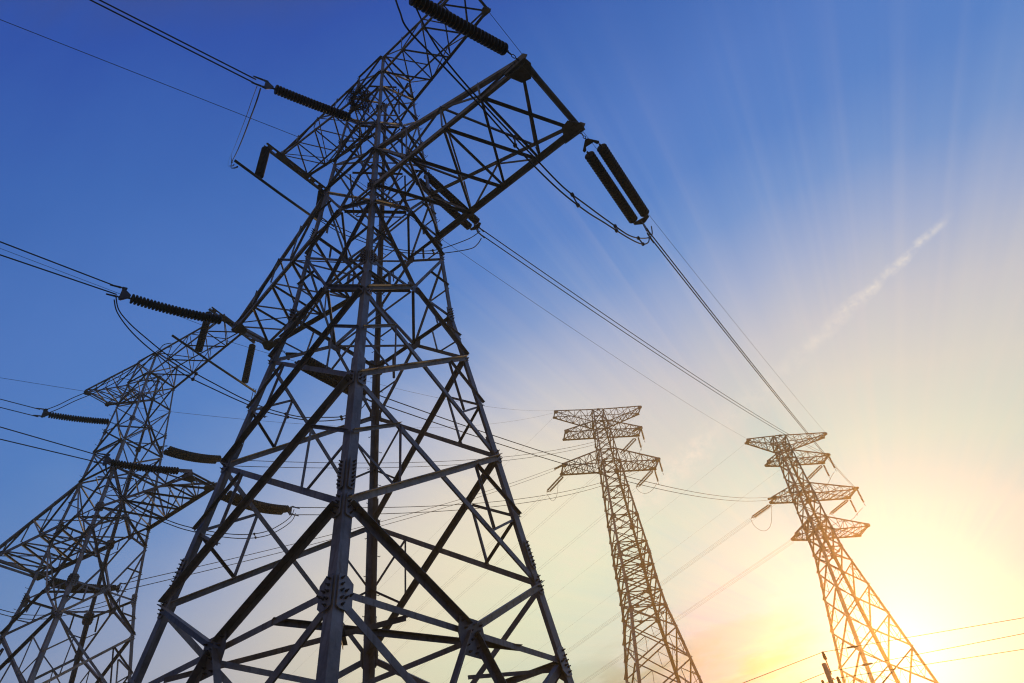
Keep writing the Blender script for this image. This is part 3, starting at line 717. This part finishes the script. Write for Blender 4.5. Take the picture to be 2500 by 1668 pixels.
TC = build_far_tower('C', 'brown hazy lattice tower right of the nearest one, with three levels of blunt crossarms', [
    ((RIGHT, zc(54.4), LC['T'][0], 6.22*KS, .9*KS, LC['T'][0], 6, .14, .075), dict(lift=1)),
    ((LEFT, zc(54.4), LC['T'][0], 6.26*KS, .75*KS, LC['T'][0], 6, .14, .075), dict(lift=1)),
    ((RIGHT, LC['M'][0], zc(54.5), 5.4*KS, .98*KS, LC['M'][0], 6, .17, .085), {}),
    ((LEFT, LC['M'][0], zc(54.5), 5.33*KS, 1.04*KS, LC['M'][0], 6, .17, .085), {}),
    ((RIGHT, LC['Lo'][0], zc(49.5), 6.5*KS, 1.24*KS, LC['Lo'][0], 7, .18, .085), {}),
    ((LEFT, LC['Lo'][0], zc(49.5), 6.52*KS, 1.24*KS, LC['Lo'][0], 7, .18, .085), {}),
], [(zc(a), zc(b)) for a, b in ((54.4, 56.58), (52.93, 54.4), (51.2, 52.93), (49.5, 51.2), (47.48, 49.5), (45.6, 47.48), (43.6, 45.6), (41.6, 43.6), (39.4, 41.6), (37.2, 39.4), (35.7, 37.2), (34.31, 35.7), (32.7, 34.31), (31.18, 32.7), (29.5, 31.18), (27.67, 29.5))],
    [zc(z) for z in (56.56, 54.4, 52.93, 49.5, 47.48, 43.6, 39.4, 35.7, 32.7, 29.5, 27.67)],
    [zc(z) for z in (-1.4, 3, 8.2, 13, 17.6, 21.63, 25.15, 27.67)],
    dict(leg=[(31, .34), (40, .31), (52, .26), (99, .17)], dg=.15, red=.07, big=38, gus=[zc(z) for z in (47.48, 39.4, 34.31, 31.18, 27.67)]))
TE = build_far_tower('E', 'golden backlit lattice tower at the far right with four levels of arms, beside the sun', [
    ((RIGHT, LE['Tl'][0], LE['T'][0], 6.58*KS, .5*KS, LE['T'][0], 6, .14, .07), dict(lift=1)),
    ((LEFT, LE['Tl'][0], LE['T'][0], 4.4*KS, .42*KS, LE['T'][0], 5, .14, .07), dict(lift=1)),
    ((RIGHT, LE['Ml'][0], LE['Mu'][0], 5.2*KS, .97*KS, LE['Ml'][0], 5, .16, .075), {}),
    ((LEFT, LE['Ml'][0], LE['Mu'][0], 2.87*KS, .5*KS, LE['Ml'][0], 3, .16, .075), {}),
    ((RIGHT, LE['Ll'][0], LE['Lu'][0], 6.5*KS, 1.18*KS, LE['Ll'][0], 6, .16, .075), {}),
    ((LEFT, LE['Ll'][0], LE['Lu'][0], 4.15*KS, .68*KS, LE['Ll'][0], 4, .16, .075), {}),
    ((RIGHT, LE['Bl'][0], LE['Bu'][0], 5.56*KS, 1.35*KS, LE['Bl'][0], 5, .16, .075), {}),
    ((LEFT, LE['Bl'][0], LE['Bu'][0], 3.3*KS, .7*KS, LE['Bl'][0], 3, .16, .075), {}),
], [(zc(a), zc(b)) for a, b in ((46.54, 48.06), (45.66, 46.54), (44.44, 45.66), (42.5, 44.44), (40.58, 42.5), (39.18, 40.58), (37.45, 39.18), (35.71, 37.45), (34.1, 35.71), (31.84, 34.1), (29.9, 31.84))],
    [zc(z) for z in (48.04, 46.54, 45.66, 44.44, 40.58, 39.18, 35.71, 34.1, 31.84)],
    [zc(z) for z in (-1.4, 2.5, 7.0, 11.6, 15.8, 19.7, 23.4, 26.84, 29.9)],
    dict(leg=[(31, .34), (40, .30), (48, .24), (99, .17)], dg=.15, red=.06, big=38, gus=[zc(z) for z in (39.18, 35.71, 34.1, 31.84)]))
# ------------------------------------------------------------------ insulator strings
def disc_mesh():
    b = MB()
    b.lathe(Vector((0, 0, 0)), Vector((0, 0, 1)), [(0.0, -0.052), (0.067, -0.052), (0.101, -0.04), (0.14, -0.042), (0.155, -0.03), (0.157, -0.005), (0.148, 0.018), (0.121, 0.034), (0.095, 0.046), (0.0, 0.051)], 20)
    return b.build('insulator_disc', PORC, None, True)
def orient(o, P, ax):
    o.matrix_basis = Matrix.Translation(P) @ ax.to_track_quat('Z', 'Y').to_matrix().to_4x4()
PROTO = disc_mesh()
PROTO_USED = [False]
def disc_object():
    if not PROTO_USED[0]:
        PROTO_USED[0] = True
        return PROTO
    o = PROTO.copy()
    COL.objects.link(o)
    return o
def link_chain(b, P, Q):
    d = (Q-P)
    L = d.length
    d = d.normalized()
    n = max(2, int(L/.13))
    for i in range(n):
        A, B_ = P+d*(L*i/n), P+d*(L*(i+1)/n)
        side = d.cross(Vector((0, 0, 1))).normalized() if i % 2 else d.cross(d.cross(Vector((0, 0, 1)))).normalized()
        for sg in (-1, 1):
            b.tube([A, A+d*.03+side*sg*.03, B_-d*.03+side*sg*.03, B_], .012, 5)
def string(data, label, double, sag, group='insulator strings on the two nearer towers'):
    P, D0, D1, E = (V3(x) for x in data)
    root = tag(empty('insulator_string', P), label, 'insulator', group)
    off = P
    d = (D1-D0).normalized()
    side = d.cross(Vector((0, 0, 1))).normalized()
    upn = side.cross(d).normalized()
    gap = .2 if double else 0.0
    lk = MB()
    link_chain(lk, P-off, lerp(P, D0, .55 if double else .9)-off)
    lk.build('link_chain', FIT, root)
    n = max(8, round((D1-D0).length/.103))
    for sg in ((-1, 1) if double else (0,)):
        rod = MB()
        pts = []
        for i in range(n):
            f = (i+.5)/n
            p = lerp(D0, D1, f)+side*sg*gap-Vector((0, 0, sag*4*f*(1-f)))
            pts.append(p-off)
        for i in range(n):
            tan = (pts[min(i+1, n-1)]-pts[max(i-1, 0)]).normalized()
            o = disc_object()
            o.parent = root
            orient(o, pts[i], -tan)
        e0 = pts[0]-d*.12
        rod.tube([e0-d*.02, e0+d*.1], .03, 8)
        rod.build('end_fitting', FIT, root)
        rod = MB()
        e1_ = pts[-1]+d*.09
        rod.tube([e1_-d*.05, e1_+d*.08], .03, 8)
        rod.build('end_fitting', FIT, root)
    y = MB()
    if double:
        C = lerp(P, D0, .55)-off
        y.plate(C-upn*.01, side, d, upn, [(-.04, -.06), (.04, -.06), (.26, .2), (.24, .27), (.17, .25), (.12, .14), (-.12, .14), (-.17, .25), (-.24, .27), (-.26, .2)], .022)
        y.build('yoke_plate', FIT, root)
        y = MB()
        C2 = D1-off+d*.16
        y.plate(C2-upn*.01, side, d, upn, [(-.26, -.06), (.26, -.06), (.26, .02), (.06, .14), (-.06, .14), (-.26, .02)], .022)
        y.build('yoke_plate', FIT, root)
        y = MB()
    C3 = lerp(D1, E, .5)-off
    vv = Vector((0, 0, 1))
    y.plate(C3-side*.01, vv, d, side, [(-.06, -.16), (.06, -.16), (.25, .05), (.22, .12), (-.22, .12), (-.25, .05)], .02)
    y.build('yoke_plate', FIT, root)
    for sg in (-1, 1):
        cl = MB()
        A = E-off+vv*.2*sg
        cl.tube([A-d*.16, A+d*.04], .022, 6)
        cl.box(A-d*.12, d*.07, vv*.035, side*.02)
        cl.tube([A-d*.02, A+d*.28], .026, 8, True, [.032, .024])
        cl.build('dead_end_clamp', FIT, root)
    return root
SL = {
 'A1o': ('twin insulator string reaching right from the near tower\'s overhead right arm tip', True, .0),
 'A2o': ('twin insulator string behind the near tower\'s right leg at mid height', True, .0),
 'A3o': ('twin insulator string crossing behind the near tower\'s front leg, hung from its left arm', True, .02),
 'A1i': ('thick single insulator string at the top edge, tied to the near tower\'s right arm tip', False, .03),
 'A2i': ('single insulator string tied to the upper body of the near tower on its left', False, .04),
 'A3i': ('single insulator string tied to the near tower\'s left arm tip', False, .07),
 'D1o': ('drooping twin insulator string right of the left tower\'s lower right arm tip', True, .16),
 'D2o': ('drooping twin insulator string on the right of the left tower\'s body', True, .13),
 'D3o': ('twin insulator string low behind the left tower\'s front leg', True, .12),
 'D1i': ('single insulator string lying across the left tower towards its right arm tip', False, .05),
 'D2i': ('single insulator string left of the left tower\'s upper body', False, .05),
}
for k, (lab, dbl, sag) in SL.items():
    string(DATA['STR'][k], lab, dbl, sag)
def far_string(P, D0, D1, label, double, group='insulator strings on the two distant towers'):
    root = tag(empty('insulator_string', P), label, 'insulator', group)
    d = (D1-D0).normalized()
    side = d.cross(Vector((0, 0, 1)))
    side = side.normalized() if side.length > .05 else Vector((1, 0, 0))
    L = (D1-D0).length
    for sg in ((-1, 1) if double else (0,)):
        prof = []
        n = int(L/.17)
        for i in range(n):
            h = L*i/n
            prof += [(.05, h), (.14, h+.03), (.14, h+.06), (.06, h+.11)]
        b = MB()
        b.lathe(D0-P+side*sg*.24, d, [(0, 0)]+prof+[(0, L)], 10)
        b.build('insulator_stack', PORC, root, True)
    for C, e in ((D0-P-d*.1, Vector((0, 0, 0))), (D1-P+d*.1, D1-P+d*.45)):
        f = MB()
        if double:
            f.box(C, side*.3, d*.06, side.cross(d)*.02)
        f.tube([e, C], .03, 6)
        f.build('end_fitting', FIT, root)
FL = {
 'Cll_f': 'twin insulator string slanting down-left from the brown tower\'s lower left arm tip',
 'Clr_f': 'twin insulator string slanting down-left from the brown tower\'s lower right arm tip',
 'Cmr_f': 'twin insulator string slanting down-left from the brown tower\'s middle right arm tip',
 'Ell_f': 'twin insulator string slanting down-left from the golden tower\'s left arm tip',
 'Elr_f': 'twin insulator string slanting down-left from the golden tower\'s lower right arm tip',
 'Emr_f': 'twin insulator string slanting down-left from the golden tower\'s upper right arm tip',
}
for k, lab in FL.items():
    P, D0, D1, E = (V3(x) for x in DATA['STR'][k])
    far_string(P, D0, D1, lab, True)
IL = {'Ell_n': 'end-on insulator string at the front edge of the golden tower\'s left arm tip',
      'Elr_n': 'end-on insulator string at the front edge of the golden tower\'s lower right arm tip',
      'Emr_n': 'end-on insulator string at the front edge of the golden tower\'s upper right arm tip',
      'Cll_n': 'short foreshortened insulator string at the front of the brown tower\'s lower left arm tip',
      'Clr_n': 'end-on insulator string at the front of the brown tower\'s lower right arm tip',
      'Cmr_n': 'end-on insulator string at the front of the brown tower\'s middle right arm tip'}
for k, lab in IL.items():
    P, E = (V3(x) for x in DATA['INS'][k])
    far_string(P, lerp(P, E, .12), lerp(P, E, .92), lab, True)
VL = ['front vertical insulator hanging under the golden tower\'s upper right arm tip', 'rear vertical insulator hanging under the golden tower\'s upper right arm tip',
      'front vertical insulator hanging under the golden tower\'s lower right arm tip', 'rear vertical insulator hanging under the golden tower\'s lower right arm tip',
      'front vertical insulator hanging under the brown tower\'s middle right arm tip', 'rear vertical insulator hanging under the brown tower\'s middle right arm tip',
      'front vertical insulator hanging under the brown tower\'s lower right arm tip', 'rear vertical insulator hanging under the brown tower\'s lower right arm tip']
for p, lab in zip(DATA['V'], VL):
    P = V3(p)-Vector((0, 0, .12))
    far_string(P, P-Vector((0, 0, .2)), P-Vector((0, 0, 2.05)), lab, False, 'jumper insulators on the two distant towers')
# hanging jumper insulators and rigid jumper tubes on the two nearer towers
def hang(t, u, v, ztop, zbot, label):
    P = t.M @ Vector((u, v, ztop))
    root = tag(empty('jumper_insulator', P), label, 'insulator', 'jumper insulators on the two nearer towers')
    L = ztop-zbot
    n = 22
    for i in range(n):
        o = disc_object()
        o.parent = root
        orient(o, Vector((0, 0, -.2-(L-.3)*(i+.5)/n)), Vector((0, 0, 1)))
        o.scale = (1.12, 1.12, .85)
    f = MB()
    f.tube([Vector((0, 0, 0)), Vector((0, 0, -.22))], .02, 6)
    f.build('end_fitting', FIT, root)
    f = MB()
    f.tube([Vector((0, 0, -L+.12)), Vector((0, 0, -L))], .03, 6)
    f.build('end_fitting', FIT, root)
def rigid(t, key, label):
    a, b = (t.Mi @ V3(x) for x in DATA['TUBE'][key])
    zz = (a.z+b.z)/2
    a.z = b.z = zz
    m = MB()
    A, B_ = t.M @ a, t.M @ b
    m.tube([A, lerp(A, B_, .5)-Vector((0, 0, .03)), B_], .055, 12)
    tag(m.build('jumper_tube', FIT, None, True), label, 'tube', 'rigid jumper tubes')
    return a, b
a, b = rigid(TA, 'A', 'rigid dark tube under two hanging insulators left of the near tower')
zt = TA.lv['zt']-.16
hang(TA, a.x, -2.22*S_, zt, a.z+.05, 'left hanging insulator above the near tower\'s jumper tube')
hang(TA, a.x, 2.42*S_, zt, a.z+.05, 'right hanging insulator above the near tower\'s jumper tube, partly behind a leg')
a, b = rigid(TD, 'D', 'rigid dark tube under two hanging insulators between the left tower and the near tower')
zt = TD.lv['zt']-.16
hang(TD, a.x, -2.4*S_, zt, a.z+.05, 'left hanging insulator above the left tower\'s jumper tube, passing a string')
hang(TD, a.x, 2.4*S_, zt, a.z+.05, 'right hanging insulator above the left tower\'s jumper tube, close to the near tower\'s leg')
# ------------------------------------------------------------------ wires
def catmull(P, n=6):
    out = []
    for i in range(len(P)-1):
        p0, p1, p2, p3 = P[max(i-1, 0)], P[i], P[i+1], P[min(i+2, len(P)-1)]
        for k in range(n):
            t = k/n
            out.append(.5*((2*p1)+(p2-p0)*t+(2*p0-5*p1+4*p2-p3)*t*t+(3*p1-p0-3*p2+p3)*t**3))
    out.append(P[-1])
    return out
def wire(name, pts, r, label, cat, group):
    b = MB()
    o = pts[0]
    b.tube([p-o for p in pts], r, 6)
    ob = b.build(name, WIRE, None, True)
    ob.location = o
    return tag(ob, label, cat, group)
def span(k, r, sag, label, group='power lines'):
    A, B_ = (V3(x) for x in DATA['W'][k])
    n = 40
    L = (B_-A).length
    pts = [lerp(A, B_, i/n)-Vector((0, 0, 4*sag*L*(i/n)*(1-i/n))) for i in range(n+1)]
    wire('overhead_wire', pts, r, label, 'wire', group)
PAIR = ('upper', 'lower')
GI = 'incoming conductors on the left'
for k, lab in (('A2i', 'wire of the pair rising top left from the near tower\'s string'),
               ('A3i', 'wire of the pair from the left edge to the near tower\'s left arm'),
               ('D2i', 'wire of the pair from the left edge to the left tower\'s body'),
               ('D1i', 'wire of the pair from the left edge to the left tower\'s right arm')):
    for i in (0, 1):
        span(k+'_%d' % i, .021, .0, PAIR[i]+' '+lab, GI)
for k, lab in (('A1o', 'wire of the steep pair from the near tower\'s right arm to the golden tower'),
               ('A2o', 'wire of the pair from behind the near tower\'s right leg to the golden tower'),
               ('A3o', 'wire of the pair from the near tower\'s left arm past the brown tower'),
               ('D1o', 'wire of the level pair from the left tower\'s right arm to the brown tower'),
               ('D2o', 'wire of the level pair from the left tower\'s body to the brown tower'),
               ('D3o', 'wire of the low pair rising from the left tower to the brown tower')):
    sag = {'A3o': .022, 'D1o': .03, 'D2o': .03, 'D3o': .012}.get(k, .012)
    for i in (0, 1):
        span(k+'_%d' % i, .021, sag, PAIR[i]+' '+lab, 'conductors between the towers')
for k, lab in (('eAL', 'thin wire from the near tower\'s top left arm to the upper left edge'),
               ('eDR', 'thin wire from the left tower\'s top right arm passing behind a string'),
               ('eDL', 'thin wire from the left tower\'s top left arm to the left edge'),
               ('eAR', 'thin wire at the near tower\'s top right arm, near the top edge')):
    span(k.replace('i_', ''), .011, .0, lab, 'earth wires')
for k, sag, lab in (('eA_r', .010, 'thin wire from the near tower\'s top right arm to the golden tower'),
               ('eA_l', .010, 'thin wire from the near tower\'s top left arm to the golden tower\'s left tip'),
               ('eD_r', .022, 'upper thin wire from the left tower to the brown tower\'s top left tip'),
               ('eD_l', .032, 'lower thin wire from the left tower to the brown tower\'s top left tip')):
    span(k, .011, sag, lab, 'earth wires')
GO = 'conductors leaving the distant towers towards the lower left'
for k, lab in (('Cll_f', 'wire of the pair down-left from the brown tower\'s lower left string'),
               ('Clr_f', 'wire of the pair down-left from the brown tower\'s lower right string'),
               ('Cmr_f', 'wire of the pair down-left from the brown tower\'s middle right string'),
               ('Ell_f', 'wire of the pair down-left from the golden tower\'s left string'),
               ('Elr_f', 'wire of the pair down-left from the golden tower\'s lower right string'),
               ('Emr_f', 'wire of the pair down-left from the golden tower\'s upper right string')):
    for i in (0, 1):
        span(k+'o_%d' % i, .010, .0, PAIR[i]+' '+lab, GO)
for i in (0, 1):
    span('bE_%d' % i, .010, .0, PAIR[i]+' wire of the pair down-left from the golden tower\'s lowest left arm', GO)
for k, lab in (('eC_l', 'thin wire slanting down-left from the brown tower\'s top left tip'), ('eC_r', 'thin wire slanting down-left from the brown tower\'s top right tip'),
               ('eE_l', 'thin wire slanting down-left from the golden tower\'s top left tip'), ('eE_r', 'thin wire slanting down-left from the golden tower\'s top right tip')):
    span(k, .008, .0, lab, 'earth wires')
JL = {
 'A1_0': ('lower', 'wire of the long loop under the near tower\'s overhead right arm'), 'A1_1': ('upper', 'wire of the long loop under the near tower\'s overhead right arm'),
 'A2a_0': ('left', 'wire of the loop dropping from the upper left string to the jumper tube'), 'A2a_1': ('right', 'wire of the loop dropping from the upper left string to the jumper tube'),
 'A2b_0': ('lower', 'wire of the loop from jumper tube to string behind the near tower'), 'A2b_1': ('upper', 'wire of the loop from jumper tube to string behind the near tower'),
 'A3_0': ('lower', 'wire of the long loop sagging in front of the left tower\'s top'), 'A3_1': ('upper', 'wire of the long loop sagging in front of the left tower\'s top'),
 'D2a_0': ('upper', 'wire of the jumper climbing past the left tower\'s top to its tube'), 'D2a_1': ('lower', 'wire of the jumper climbing past the left tower\'s top to its tube'),
 'D2b_0': ('right', 'wire of the jumper dropping beside the near tower\'s left leg'), 'D2b_1': ('left', 'wire of the jumper dropping beside the near tower\'s left leg'),
 'D1_0': ('lower', 'wire of the sagging loop under the left tower\'s right arm'), 'D1_1': ('upper', 'wire of the sagging loop under the left tower\'s right arm'),
 'D3_0': ('lower', 'wire of the low loop across the foot of the left tower'), 'D3_1': ('upper', 'wire of the low loop across the foot of the left tower'),
}
for k, (w, lab) in JL.items():
    wire('jumper_wire', catmull([V3(p) for p in DATA['J'][k]]), .019, w+' '+lab, 'wire', 'jumper loops of the two nearer towers')
for k, lab in (('Ell_f', 'thin hanging loop under the golden tower\'s left arm tip'), ('Cll_f', 'thin hanging loop under the brown tower\'s lower left arm tip'),
               ('Clr_f', 'thin hanging loop under the brown tower\'s lower right arm tip'), ('Emr_f', 'thin hanging loop under the golden tower\'s upper right arm tip'),
               ('Elr_f', 'thin hanging loop under the golden tower\'s lower right arm tip'), ('Cmr_f', 'thin hanging loop under the brown tower\'s middle right arm tip')):
    P = [V3(p) for p in DATA['J'][k]]
    wire('jumper_wire', catmull(P), .024, lab, 'wire', 'jumper loops of the two distant towers')
# spacers between paired jumper wires
def spacer(k0, k1, f, label):
    A = catmull([V3(p) for p in DATA['J'][k0]])
    B_ = catmull([V3(p) for p in DATA['J'][k1]])
    p = A[int(f*(len(A)-1))]
    q = min(B_, key=lambda x: (x-p).length)
    m = MB()
    d = (q-p)
    m.tube([Vector((0, 0, 0)), d*.3, d*.7, d], .02, 8, True, [.035, .02, .02, .035])
    for c in (Vector((0, 0, 0)), d):
        m.lathe(c-d.normalized()*.04, d.normalized(), [(0, -.01), (.045, 0), (.05, .04), (.045, .08), (0, .09)], 8)
    o = m.build('wire_spacer', FIT, None, True)
    o.location = p
    tag(o, label, 'spacer', 'wire spacers')
for f, w in ((.42, 'topmost'), (.60, 'middle'), (.74, 'lower'), (.87, 'lowest')):
    spacer('A1_0', 'A1_1', f, w+' spacer of the loop under the near tower\'s overhead right arm')
spacer('A2a_0', 'A2a_1', .55, 'spacer of the loop above the near tower\'s jumper tube')
spacer('A3_0', 'A3_1', .42, 'left spacer of the loop sagging in front of the left tower')
spacer('A3_0', 'A3_1', .66, 'middle spacer of the loop sagging in front of the left tower')
spacer('A3_0', 'A3_1', .83, 'right spacer of the loop sagging in front of the left tower')
spacer('A2b_0', 'A2b_1', .62, 'spacer of the loop behind the near tower\'s right leg')
spacer('D1_0', 'D1_1', .72, 'spacer of the loop under the left tower\'s right arm')
# ------------------------------------------------------------------ bird nest on the near tower
P = V3(DATA['NEST'])
m = MB()
for i in range(420):
    a = random.uniform(0, 2*math.pi)
    rr = random.gauss(.30, .10)
    c = Vector((math.cos(a)*rr, math.sin(a)*rr, random.gauss(0, .10)))
    d = Vector((-math.sin(a), math.cos(a), random.uniform(-.5, .5)))+Vector((random.gauss(0, .5), random.gauss(0, .5), random.gauss(0, .35)))
    d = d.normalized()*random.uniform(.12, .38)
    m.tube([c-d*.5, c+d*.5+Vector((0, 0, random.gauss(0, .03)))], random.uniform(.004, .009), 4)
o = m.build('bird_nest', TWIG)
o.location = P
tag(o, 'untidy nest of dry twigs lodged near the top of the nearest tower', 'nest')
# ------------------------------------------------------------------ small pole by the sun
PD = DATA['POLE']
top = V3(PD['top'])
base = Vector((top.x, top.y, 0))
pole = tag(empty('utility_pole', base), 'small concrete utility pole with a pin insulator, beside the sun at the bottom right', 'utility pole')
m = MB()
m.tube([Vector((0, 0, 0)), Vector((0, 0, top.z-.02)), Vector((0, 0, top.z))], .1, 20, True, [.16, .098, .09])
m.build('post', CONC, pole, True)
wd_ = (V3(PD['wires'][0][1])-V3(PD['wires'][0][0]))
wd_.z = 0
wd_.normalize()
perp = Vector((-wd_.y, wd_.x, 0))
i0 = V3(PD['ins0'])-base
m = MB()
m.tube([V3(PD['rodb'])-base, i0+Vector((0, 0, .02))], .026, 8)
m.box(Vector((.07, -.02, top.z-.35)), Vector((.09, 0, 0)), Vector((0, .02, 0)), Vector((0, 0, .02)))
m.box(Vector((.07, -.02, top.z-.62)), Vector((.09, 0, 0)), Vector((0, .02, 0)), Vector((0, 0, .02)))
m.build('pin_bracket', FIT, pole)
def pin_ins(C):
    q = MB()
    q.lathe(C, Vector((0, 0, 1)), [(0, 0), (.05, 0), (.055, .03), (.09, .04), (.06, .07), (.085, .09), (.055, .12), (.08, .14), (.05, .17), (.075, .19), (.05, .23), (.06, .27), (.045, .32), (0, .34)], 14)
    q.build('pin_insulator', PORC, pole, True)
pin_ins(i0)
arm = MB()
i2 = V3(PD['ins2'])-base
for sgn in (1, -1):
    pin_ins(Vector((i2.x*sgn, i2.y*sgn, i2.z-.3)))
ad = Vector((i2.x, i2.y, 0)).normalized()
arm.box(Vector((0, 0, i2.z-.36)), ad*(Vector((i2.x, i2.y, 0)).length+.15), Vector((0, 0, .04)), ad.cross(Vector((0, 0, 1)))*.04)
arm.build('crossarm', FIT, pole)
WL = ['top wire left of the small utility pole', 'top wire right of the small utility pole', 'second wire left of the small utility pole', 'second wire right of the small utility pole', 'lowest wire left of the small utility pole', 'lowest wire right of the small utility pole']
for (a, b), lab in zip(PD['wires'], WL):
    A, B_ = V3(a), V3(b)
    d = B_-A
    pts = [A+d*(i/20*(2.5 if i == 99 else 1)) for i in range(21)]
    wire('pole_wire', pts, .011, lab+', bottom right corner', 'wire', 'wires of the small pole')
def damper(C, d, lab):
    q = MB()
    q.tube([Vector((0, 0, 0)), d*.05, d*.4, d*.45], .03, 8, True, [.02, .04, .04, .02])
    o = q.build('wire_sleeve', FIT, None, True)
    o.location = C
    tag(o, lab, 'wire sleeve', 'sleeves on the pole wires')
for j, f in ((1, .115), (3, .16)):
    A, B_ = V3(PD['wires'][j][0]), V3(PD['wires'][j][1])
    damper(lerp(A, B_, f), (B_-A).normalized(), ('upper' if j == 1 else 'lower')+' dark sleeve clamped on a wire right of the small pole')
# ------------------------------------------------------------------ haze
if HAZE_D > 0:
    hz = MB()
    hz.box(Vector((0, 0, 33.0)), Vector((2200, 0, 0)), Vector((0, 2200, 0)), Vector((0, 0, 34.0)))
    hm = bpy.data.materials.new('haze')
    hm.use_nodes = True
    nt = hm.node_tree
    nt.nodes.remove(nt.nodes['Principled BSDF'])
    pv = node(nt, 'ShaderNodeVolumePrincipled')
    pv.inputs['Color'].default_value = (1.0, .60, .25, 1)
    pv.inputs['Density'].default_value = HAZE_D
    pv.inputs['Anisotropy'].default_value = HAZE_G
    nt.links.new(pv.outputs[0], nt.nodes['Material Output'].inputs['Volume'])
    ho = hz.build('haze', hm)
    ho['kind'] = 'stuff'
